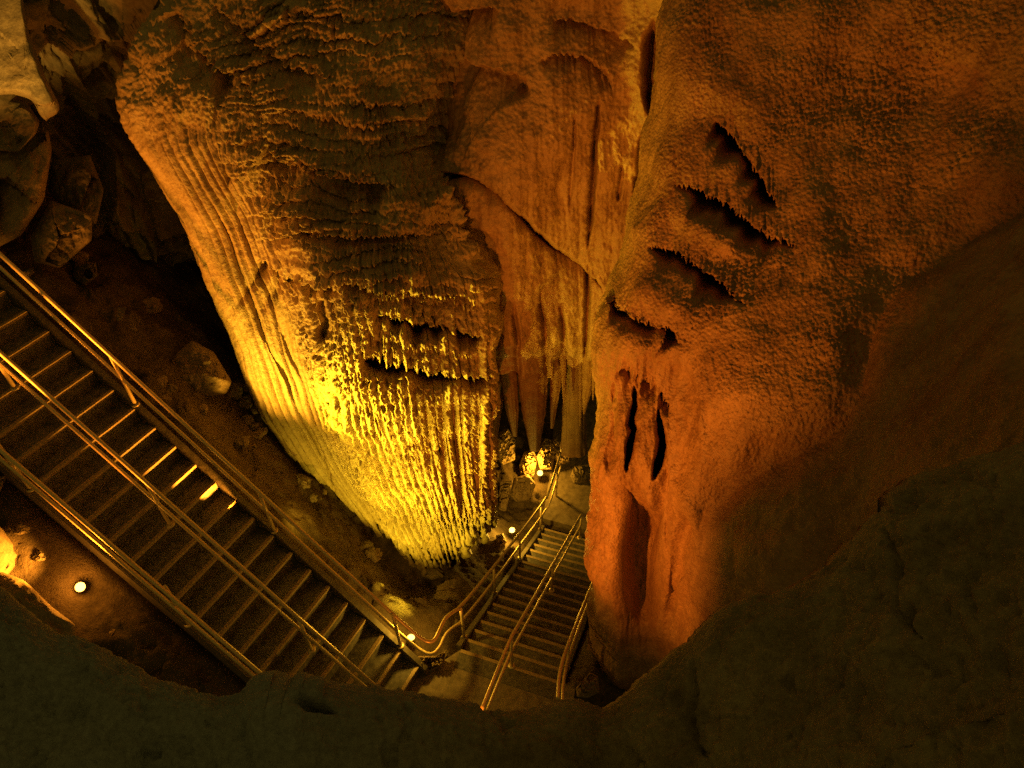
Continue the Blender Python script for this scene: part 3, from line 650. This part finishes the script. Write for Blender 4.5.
slab('path', [ft - N2 * .12, ft + N2 * (W2 + .3), np.array([3.3, 13.5, 0]), np.array([3.2, 15.5, 0]), np.array([1.3, 15.5, 0]), np.array([1.05, 12.6, 0])], -R2 * 17 - 0.02, 0.3, M_PATH, 'brown path leading away at the foot of the far stairs', 2)

# ---------------------------------------------------------------- cave wall at the left and behind
def build_cavewall():
    NR, NC = 420, 620
    u = np.linspace(-420, 700, NC); v = np.linspace(-60, 470, NR); U, V = np.meshgrid(u, v)
    Y = curve([(-420, 9.2), (-140, 10.0), (0, 10.3), (120, 11.0), (260, 12.0), (420, 14.0), (560, 15.2), (700, 15.6)])(U) - 0.4 * blob(U, V, 60, 60, 60, 90) + 0.5 * blob(U, V, 110, 90, 60, 70)
    P = CAM + ray(U, V) * (Y / ray(U, V)[..., 1])[..., None]; N = normals(P)
    Pw = P + 0.25 * np.stack([noise(P, 1.1, 81), noise(P, 1.1, 82), noise(P, 1.1, 83)], -1)
    h = 0.5 * fbm(P, 0.5, 4, 33) + 0.9 * facets(Pw, (0.75, 0.75, 0.6), 36, 0.6, 1.5) + 0.35 * facets(Pw, (1.9, 1.9, 1.5), 37, 0.5, 1.4) + 0.12 * facets(Pw, 4.6, 38, 0.5, 1.3) + 0.05 * fbm(P, 4, 4, 39)
    st = sstep(70, 40, np.abs(U - 80 - 0.5 * (V - 160))) * sstep(130, 160, V) * sstep(280, 220, V)
    h += st * 0.14 * (np.abs(np.sin((U - 0.55 * V) / 5.5 + 1.5 * n2(U / 20, V / 60, 3))))
    P = P + N * h[..., None]
    o = bpy.data.objects.new('cave_wall', solid_sheet('cave_wall', P, M_CAVE, 0.1, 0.0)); link(o); structure(o, 'dim back wall of the cave')
build_cavewall()

# ---------------------------------------------------------------- boulders
def boulder(name, poly, Y, depth, mat, label, cat, seed, rough=0.05, group=None, dome=0.6, tilt=(0, 0), parent=None, facet=0.12):
    """an angular rock: outline seen in the photograph, standing at distance Y, with a body of its own depth"""
    p = np.array(poly, float); c = p.mean(0); nphi = 96; nr = 34
    cl = np.vstack([p, p[:1]]); seg = np.hypot(*(cl[1:] - cl[:-1]).T); acc = np.concatenate([[0], np.cumsum(seg)])
    s = np.linspace(0, acc[-1], nphi, endpoint=False); bx = np.interp(s, acc, cl[:, 0]); by = np.interp(s, acc, cl[:, 1])
    for _ in range(1):
        bx = (np.roll(bx, 1) + 2 * bx + np.roll(bx, -1)) / 4; by = (np.roll(by, 1) + 2 * by + np.roll(by, -1)) / 4
    if Y is None: Y = ground_hit(c[0], c[1])[1] * 0.985
    d0 = ray(c[0], c[1]); k0 = Y / d0[1]
    tt = np.concatenate([np.linspace(0.02, 1, nr), np.linspace(0.97, 0.05, 14)]); front = np.array([1.0] * nr + [-1.0] * 14)
    U = c[0] + (bx - c[0])[None] * tt[:, None]; V = c[1] + (by - c[1])[None] * tt[:, None]
    prof = np.clip(1 - tt ** 5, 0, 1) ** 0.7 * front
    D = k0 - depth * dome * prof[:, None] + tilt[0] * (U - c[0]) / 100 + tilt[1] * (V - c[1]) / 100
    P = CAM + ray(U, V) * D[..., None]; cen = CAM + d0 * k0
    sc = 1.6 / max(0.3, np.ptp(bx) * k0 / F_PX)
    g = facet * (1.5 * facets(P, sc * 1.0, seed, 0.4, 1.8) + 0.22 * facets(P, sc * 2.6, seed + 3, 0.4, 1.6) + 0.6 * noise(P, sc * 1.1, seed + 1)) + rough * fbm(P, sc * 5, 4, seed + 2)
    g = g * np.minimum(1, (1 - np.abs(tt)) * 5)[:, None]
    vd = (CAM - cen) / np.linalg.norm(CAM - cen)
    P = P + vd * (g * front[:, None])[..., None]
    idx = np.arange(len(tt) * nphi).reshape(len(tt), nphi); nx = np.roll(idx, -1, 1)
    Q = np.stack([idx[:-1], nx[:-1], nx[1:], idx[1:]], -1).reshape(-1, 4); a = len(tt) * nphi
    Vv = np.concatenate([P.reshape(-1, 3), P[0].mean(0)[None], P[-1].mean(0)[None]])
    T = np.concatenate([np.stack([idx[0], np.full(nphi, a), nx[0]], -1), np.stack([nx[-1], np.full(nphi, a + 1), idx[-1]], -1)])
    me = mesh_np(name, Vv, Q, T, True, mat)
    try: me.set_sharp_from_angle(angle=math.radians(38))
    except Exception: pass
    loc = Vector(cen); me.transform(Matrix.Translation(-loc)); o = bpy.data.objects.new(name, me); o.location = loc; link(o)
    tag(o, label, cat, group); return o
boulder('rock_slab', [(-40, -30), (18, -30), (28, 30), (44, 74), (61, 108), (56, 116), (46, 118), (49, 123), (40, 116), (33, 100), (14, 94), (-40, 98)], 9.2, 0.5, M_BOULDER, 'pale tan leaning slab with a long crack at the top left corner', 'rock', 3, 0.03, dome=0.35, facet=0.06)
boulder('boulder', [(-30, 100), (10, 97), (28, 104), (40, 122), (36, 134), (18, 152), (-30, 148)], 9.6, 0.6, M_CAVE, 'dark rounded boulder wedged just under the pale leaning slab', 'rock', 46, dome=0.25, facet=0.2)
boulder('boulder', [(-30, 160), (22, 140), (48, 128), (52, 150), (44, 200), (22, 235), (-30, 262)], 9.3, 0.6, M_BOULDER, 'brown broken rock face at the left edge above the top of the stairs', 'rock', 8, facet=0.2, dome=0.25)
boulder('boulder', [(52, 160), (90, 155), (104, 190), (96, 225), (66, 214), (48, 190)], 9.8, 0.5, M_CAVE, 'streaked dark brown rock right of the broken rock face', 'rock', 12, facet=0.15, dome=0.25)
boulder('boulder', [(50, 200), (92, 215), (92, 240), (60, 268), (34, 262), (30, 236)], 9.0, 0.5, M_CAVE, 'dark brown rock low behind the stair rail at the left', 'rock', 13, facet=0.15, dome=0.25)
boulder('boulder', [(76, 262), (96, 262), (98, 276), (84, 286), (72, 278)], None, 0.2, M_CAVE, 'small round dark rock by the stair rail under the streaked rock', 'rock', 14)
boulder('boulder', [(168, 360), (192, 340), (214, 352), (232, 382), (226, 394), (196, 398), (172, 388)], None, 0.4, M_BOULDER, 'dim brown boulder beside the left flank of the drapery', 'rock', 15)
# lit rocks at the far left
boulder('boulder', [(-60, 498), (-5, 522), (12, 538), (26, 556), (23, 569), (14, 582), (-10, 584), (-60, 575)], None, 0.3, M_BOULDER, 'bright orange lit boulder at the left edge beside the round lamp', 'rock', 17, rough=0.05, facet=0.05, tilt=(1.6, 0))
boulder('boulder', [(-40, 558), (0, 571), (24, 580), (38, 593), (52, 607), (76, 625), (74, 642), (50, 640), (30, 630), (-10, 606), (-40, 592)], None, 0.25, M_BOULDER, 'rough orange lit rock rim just below the bright boulder', 'rock', 19, rough=0.08, facet=0.05)
# rocks by the far lamps
boulder('boulder', [(496, 434), (508, 428), (516, 440), (515, 460), (502, 466), (494, 452)], None, 0.35, M_DRAPE, 'yellow lit lumpy rock under the hanging tips, nearest the drapery edge', 'rock', 41, rough=0.07)
boulder('boulder', [(524, 452), (534, 448), (537, 462), (534, 478), (522, 480), (519, 466)], None, 0.3, M_DRAPE, 'yellow lit lumpy rock left of the farthest lamp', 'rock', 23, rough=0.07)
boulder('boulder', [(536, 456), (545, 438), (552, 440), (556, 452), (552, 470), (540, 470)], None, 0.35, M_DRAPE, 'bright yellow lumpy rock behind the farthest lamp', 'rock', 25, rough=0.07)
boulder('boulder', [(548, 442), (556, 436), (566, 446), (574, 452), (570, 462), (558, 466)], None, 0.35, M_BOULDER, 'brown rock behind the end of the path rail', 'rock', 27, rough=0.07)
boulder('boulder', [(514, 478), (528, 474), (536, 484), (530, 500), (516, 502), (509, 494)], None, 0.25, M_BOULDER, 'flat tilted slab beside the path rail below the farthest lamp', 'rock', 29)
boulder('boulder', [(500, 482), (513, 480), (510, 496), (506, 512), (498, 510)], None, 0.25, M_BOULDER, 'flat brown rock between the drapery edge and the tilted slab', 'rock', 31)
boulder('boulder', [(496, 535), (503, 533), (507, 542), (500, 551), (495, 548)], None, 0.2, M_BOULDER, 'small brown rock just left of the lamp by the far stairs', 'rock', 33)
boulder('boulder', [(503, 550), (513, 545), (518, 551), (510, 558), (503, 557)], None, 0.2, M_BOULDER, 'small low rock under the far rail below the nearer far lamp', 'rock', 34)
boulder('boulder', [(574, 466), (590, 464), (594, 474), (588, 482), (574, 484), (570, 476)], None, 0.2, M_CAVE, 'dark low rock on the far path in front of the back wall', 'rock', 35)
boulder('boulder', [(576, 688), (590, 672), (598, 676), (600, 692), (588, 698), (577, 697)], None, 0.3, M_BOULDER, 'tan boulder at the foot of the orange column', 'rock', 37)
boulder('boulder', [(418, 656), (436, 656), (446, 650), (444, 664), (430, 672), (418, 668)], None, 0.15, M_BOULDER, 'low lumpy rock under the corner bend of the rail', 'rock', 39, rough=0.12)

def rubble():
    r = random.Random(5); proto = []
    for k in range(5):
        bm = bmesh.new(); bmesh.ops.create_icosphere(bm, subdivisions=4, radius=1.0)
        V = np.array([v.co[:] for v in bm.verts]); n = V.copy()
        g = 0.75 + 0.5 * facets(V, 1.1, 50 + k, 0.5, 1.2) + 0.16 * facets(V, 2.6, 60 + k, 0.5, 1.2) + 0.05 * fbm(V, 4, 3, 70 + k)
        V = n * g[:, None] * np.array([1.0, 0.75, 0.55])
        for v, c in zip(bm.verts, V): v.co = c
        me = bpy.data.meshes.new('loose_rock'); bm.to_mesh(me); bm.free(); me.materials.append(M_BOULDER if k % 2 else M_CAVE)
        me.polygons.foreach_set('use_smooth', np.ones(len(me.polygons), bool)); me.set_sharp_from_angle(angle=math.radians(30)); proto.append(me)
    n = 0
    for t_ in range(900):
        u, v = r.uniform(-20, 470), r.uniform(250, 660)
        q = ground_hit(u, v)
        z, on = floor_z(np.array(q[0]), np.array(q[1]))
        if on < 0.30 or q[1] > 9.6 or np.hypot(u - 80, v - 587) < 40 or np.hypot(u - 411, v - 637) < 26: continue
        if min(np.hypot(*(q - f1(k_, o_))[:2]) for k_, o_ in ((7.2, .12), (3.2, .3), (9.5, .25), (11, .2))) < 0.8: continue
        if u < 260 and v > 560 and r.random() < 0.6: continue
        o = bpy.data.objects.new('loose_rock', proto[r.randrange(5)]); s = r.choice((0.06, 0.08, 0.1, 0.13, 0.18, 0.26)) * r.uniform(0.8, 1.3)
        o.scale = (s, s * r.uniform(.8, 1.2), s * r.uniform(.8, 1.3)); o.rotation_euler = (r.uniform(-.4, .4), r.uniform(-.4, .4), r.uniform(0, 6.28))
        o.location = (q[0], q[1], float(z) + s * 0.12); link(o); n += 1
        tag(o, 'dark loose rock lying on the cave floor beside the stairs', 'rock', 'loose rocks on the cave floor')
        if n >= 90: break
rubble()

# ---------------------------------------------------------------- lamps
YEL, ORA = (1.0, 0.70, 0.025), (1.0, 0.275, 0.018)
def spot(name, loc, target, energy, col, angle, blend=0.4, size=0.06):
    ld = bpy.data.lights.new(name, 'SPOT'); ld.energy = energy; ld.color = col; ld.spot_size = math.radians(angle); ld.spot_blend = blend; ld.shadow_soft_size = size
    o = bpy.data.objects.new(name, ld); o.location = tuple(loc); link(o)
    o.rotation_euler = (Vector(tuple(target)) - Vector(tuple(loc))).to_track_quat('-Z', 'Y').to_euler(); return o
def point(name, loc, energy, col, size=0.05):
    ld = bpy.data.lights.new(name, 'POINT'); ld.energy = energy; ld.color = col; ld.shadow_soft_size = size
    o = bpy.data.objects.new(name, ld); o.location = tuple(loc); link(o); return o
def lamp(px, z, r, aim, label, col, s):
    for _ in range(20 if z is None else 0):
        q = at_z(px[0], px[1], zz if _ else 0.0); zz = float(floor_z(np.array(q[0]), np.array(q[1]))[0]) + 0.24
    c = at_z(px[0], px[1], zz if z is None else z); a = Vector(aim).normalized()
    rt = empty('path_lamp', c, label, 'lamp', 'cave floodlamps by the stairs')
    part('housing', bm_mesh('housing', lambda bm: lathe_bm(bm, Vector(c) - a * (r * 2.2), a, [(r * .45, 0), (r * .6, r * .5), (r * .75, r * 1.1), (r * 1.03, r * 1.9), (r * 1.05, r * 2.12), (r * 1.0, r * 2.13), (r * .98, r * 1.95)]), M_HOUSE), rt)
    part('lens', bm_mesh('lens', lambda bm: lathe_bm(bm, Vector(c) - a * (r * .22), a, [(r * .98, 0), (r * .9, r * .12), (r * .6, r * .25), (r * .2, r * .31)]), emit_mat('lamp_lens', col, s)), rt)
    part('stand', bm_mesh('stand', lambda bm: tube_bm(bm, [Vector(c) - a * (r * 1.4), Vector(c) - a * (r * 1.4) - Vector((0, 0, r * 3.2))], r * .18), M_HOUSE), rt)
    return np.array(c), np.array(a)
c1, a1_ = lamp((80, 587), None, 0.062, (0.35, -0.55, 0.85), 'round white glowing lamp with an orange halo on the floor left of the near stairs', (1, .70, .16), 2.8)
point('lamp_glow', c1 + a1_ * .14, 15, (1, .36, .025), 0.05)
c2, a2_ = lamp((411, 637), 0.42, 0.062, (0.1, 0.15, 1.0), 'glowing lamp behind the rail at the corner of the landing', (1, .74, .14), 3.0)
spot('drapery_flood', c2 + a2_ * .12, at_y(425, 505, 7.8), 480, YEL, 100, 0.8)
spot('drapery_flood', f1(9.5, 0.25, 0.1), at_y(405, 395, 7.9), 1700, YEL, 72, 0.9, 0.05)
spot('drapery_flood', f1(3.2, 0.30, 0.05), at_y(428, 470, 7.9), 620, YEL, 80, 0.9, 0.05)
point('lamp_glow', c2 + np.array([.05, .05, .45]), 34, (1, .54, .04), 0.05)
c3, a3_ = lamp((512, 530), -2.3, 0.066, (-0.1, -0.3, 1.0), 'glowing lamp beside the far stairs, half behind the rail', (1, .74, .14), 3.0)
point('lamp_glow', c3 + a3_ * .22, 70, (1, .54, .04), 0.05)
c4, a4_ = lamp((540, 473), -3.05, 0.075, (-0.1, -0.5, .85), 'farthest glowing lamp at the end of the far path below yellow rocks', (1, .74, .14), 3.0)
point('lamp_glow', c4 + np.array([-.1, -.05, .3]), 75, (1, .48, .03), 0.05)
# floodlights on the cave floor, out of sight behind the ledge, rails and column
BLOCKER = [(-1.35, 2.32, 4.04), (-1.38, 2.33, 4.37), (-1.41, 2.36, 4.59), (-1.42, 2.38, 4.70), (-1.43, 2.34, 4.81), (-1.43, 2.28, 4.89), (-1.44, 2.27, 4.97), (-1.44, 2.29, 5.03), (-1.45, 2.32, 5.08), (-1.45, 2.32, 5.11), (-1.46, 2.26, 5.28), (-1.44, 1.85, 5.35), (-1.40, 1.50, 5.0), (-1.36, 1.5, 4.3), (-1.30, 1.8, 3.5), (-1.31, 2.24, 3.62)]  # outline of an added, unseen blocker that cuts the shadow edge on the right flowstone
def build_blocker():
    p = np.array(BLOCKER); cl = np.vstack([p, p[:1]]); seg = np.linalg.norm(cl[1:] - cl[:-1], axis=1); acc = np.concatenate([[0], np.cumsum(seg)])
    s = np.linspace(0, acc[-1], 160, endpoint=False); B = np.stack([np.interp(s, acc, cl[:, k]) for k in range(3)], -1); c = np.array([-1.42, 1.95, 4.65])
    tt = np.concatenate([np.linspace(0.03, 1, 24), np.linspace(0.97, 0.03, 24)]); sg = np.array([-1.0] * 24 + [1.0] * 24)
    P = c + (B - c)[None] * tt[:, None, None] + np.array([1.0, 0, 0]) * (0.28 * np.sqrt(1 - tt ** 2) * sg)[:, None, None]
    P = P + 0.02 * fbm(P, 7, 3, 4)[..., None] * (P - c)
    idx = np.arange(48 * 160).reshape(48, 160); nx = np.roll(idx, -1, 1)
    me = mesh_np('shadow_blocker', P.reshape(-1, 3), np.stack([idx[:-1], nx[:-1], nx[1:], idx[1:]], -1).reshape(-1, 4), None, True, M_LEDGE)
    o = bpy.data.objects.new('shadow_blocker', me); link(o); structure(o, 'added unseen blocker below the near ledge, shaped to shadow the right flowstone')
build_blocker()
spot('wall_flood', (-2.2, 1.9, 4.6), (2.1, 5.3, 5.4), 1450, ORA, 90, 0.75, 0.08)
spot('recess_flood', (-0.9, 3.3, 1.0), (0.3, 9.8, 4.6), 560, (1, .25, .015), 78, 0.7, 0.06)
spot('flank_flood', f1(11, 0.20, 0.0), (-3.4, 8.5, 4.3), 850, (1, .50, .03), 98, 1.0)
spot('flank_flood', f1(18, -2.2, 0.5), (-4.7, 8.6, 6.3), 950, (1, .30, .02), 64, 0.8)
spot('flank_flood', f1(7.2, 0.12, 0.15), (-2.7, 8.0, 1.9), 70, (1, .58, .03), 120, 1.0)
spot('upper_flood', c1 + a1_ * .2, (-4.4, 8.6, 8.2), 500, ORA, 60, 0.6)
spot('rock_flood', c1 + np.array([0, 0, .35]), ground_hit(-4, 568) + ZZ * .15, 280, (1, .38, .025), 70, 1.0)
spot('slab_flood', (-5.5, 5.6, 7.5), (-6.5, 9.3, 8.7), 1000, (1, .52, .06), 38, 0.9)
spot('step_light', f1(9.0, -0.05, 0.13), f1(13.2, -0.20, -0.14), 480, (1, .34, .02), 34, 0.7, 0.02)

# ---------------------------------------------------------------- world and view
w = bpy.data.worlds.new('World'); scene.world = w; w.use_nodes = True
bg = w.node_tree.nodes['Background']; bg.inputs['Color'].default_value = (1.0, 0.70, 0.11, 1); bg.inputs['Strength'].default_value = 0.084
vs = scene.view_settings; vs.view_transform = 'Standard'; vs.look = 'None'; vs.exposure = 0; vs.gamma = 1
scene.cycles.use_denoising = False
scene.cycles.sample_clamp_indirect = 0.35
scene.cycles.sample_clamp_direct = 12.0
scene.cycles.caustics_reflective = False
scene.cycles.max_bounces = 6
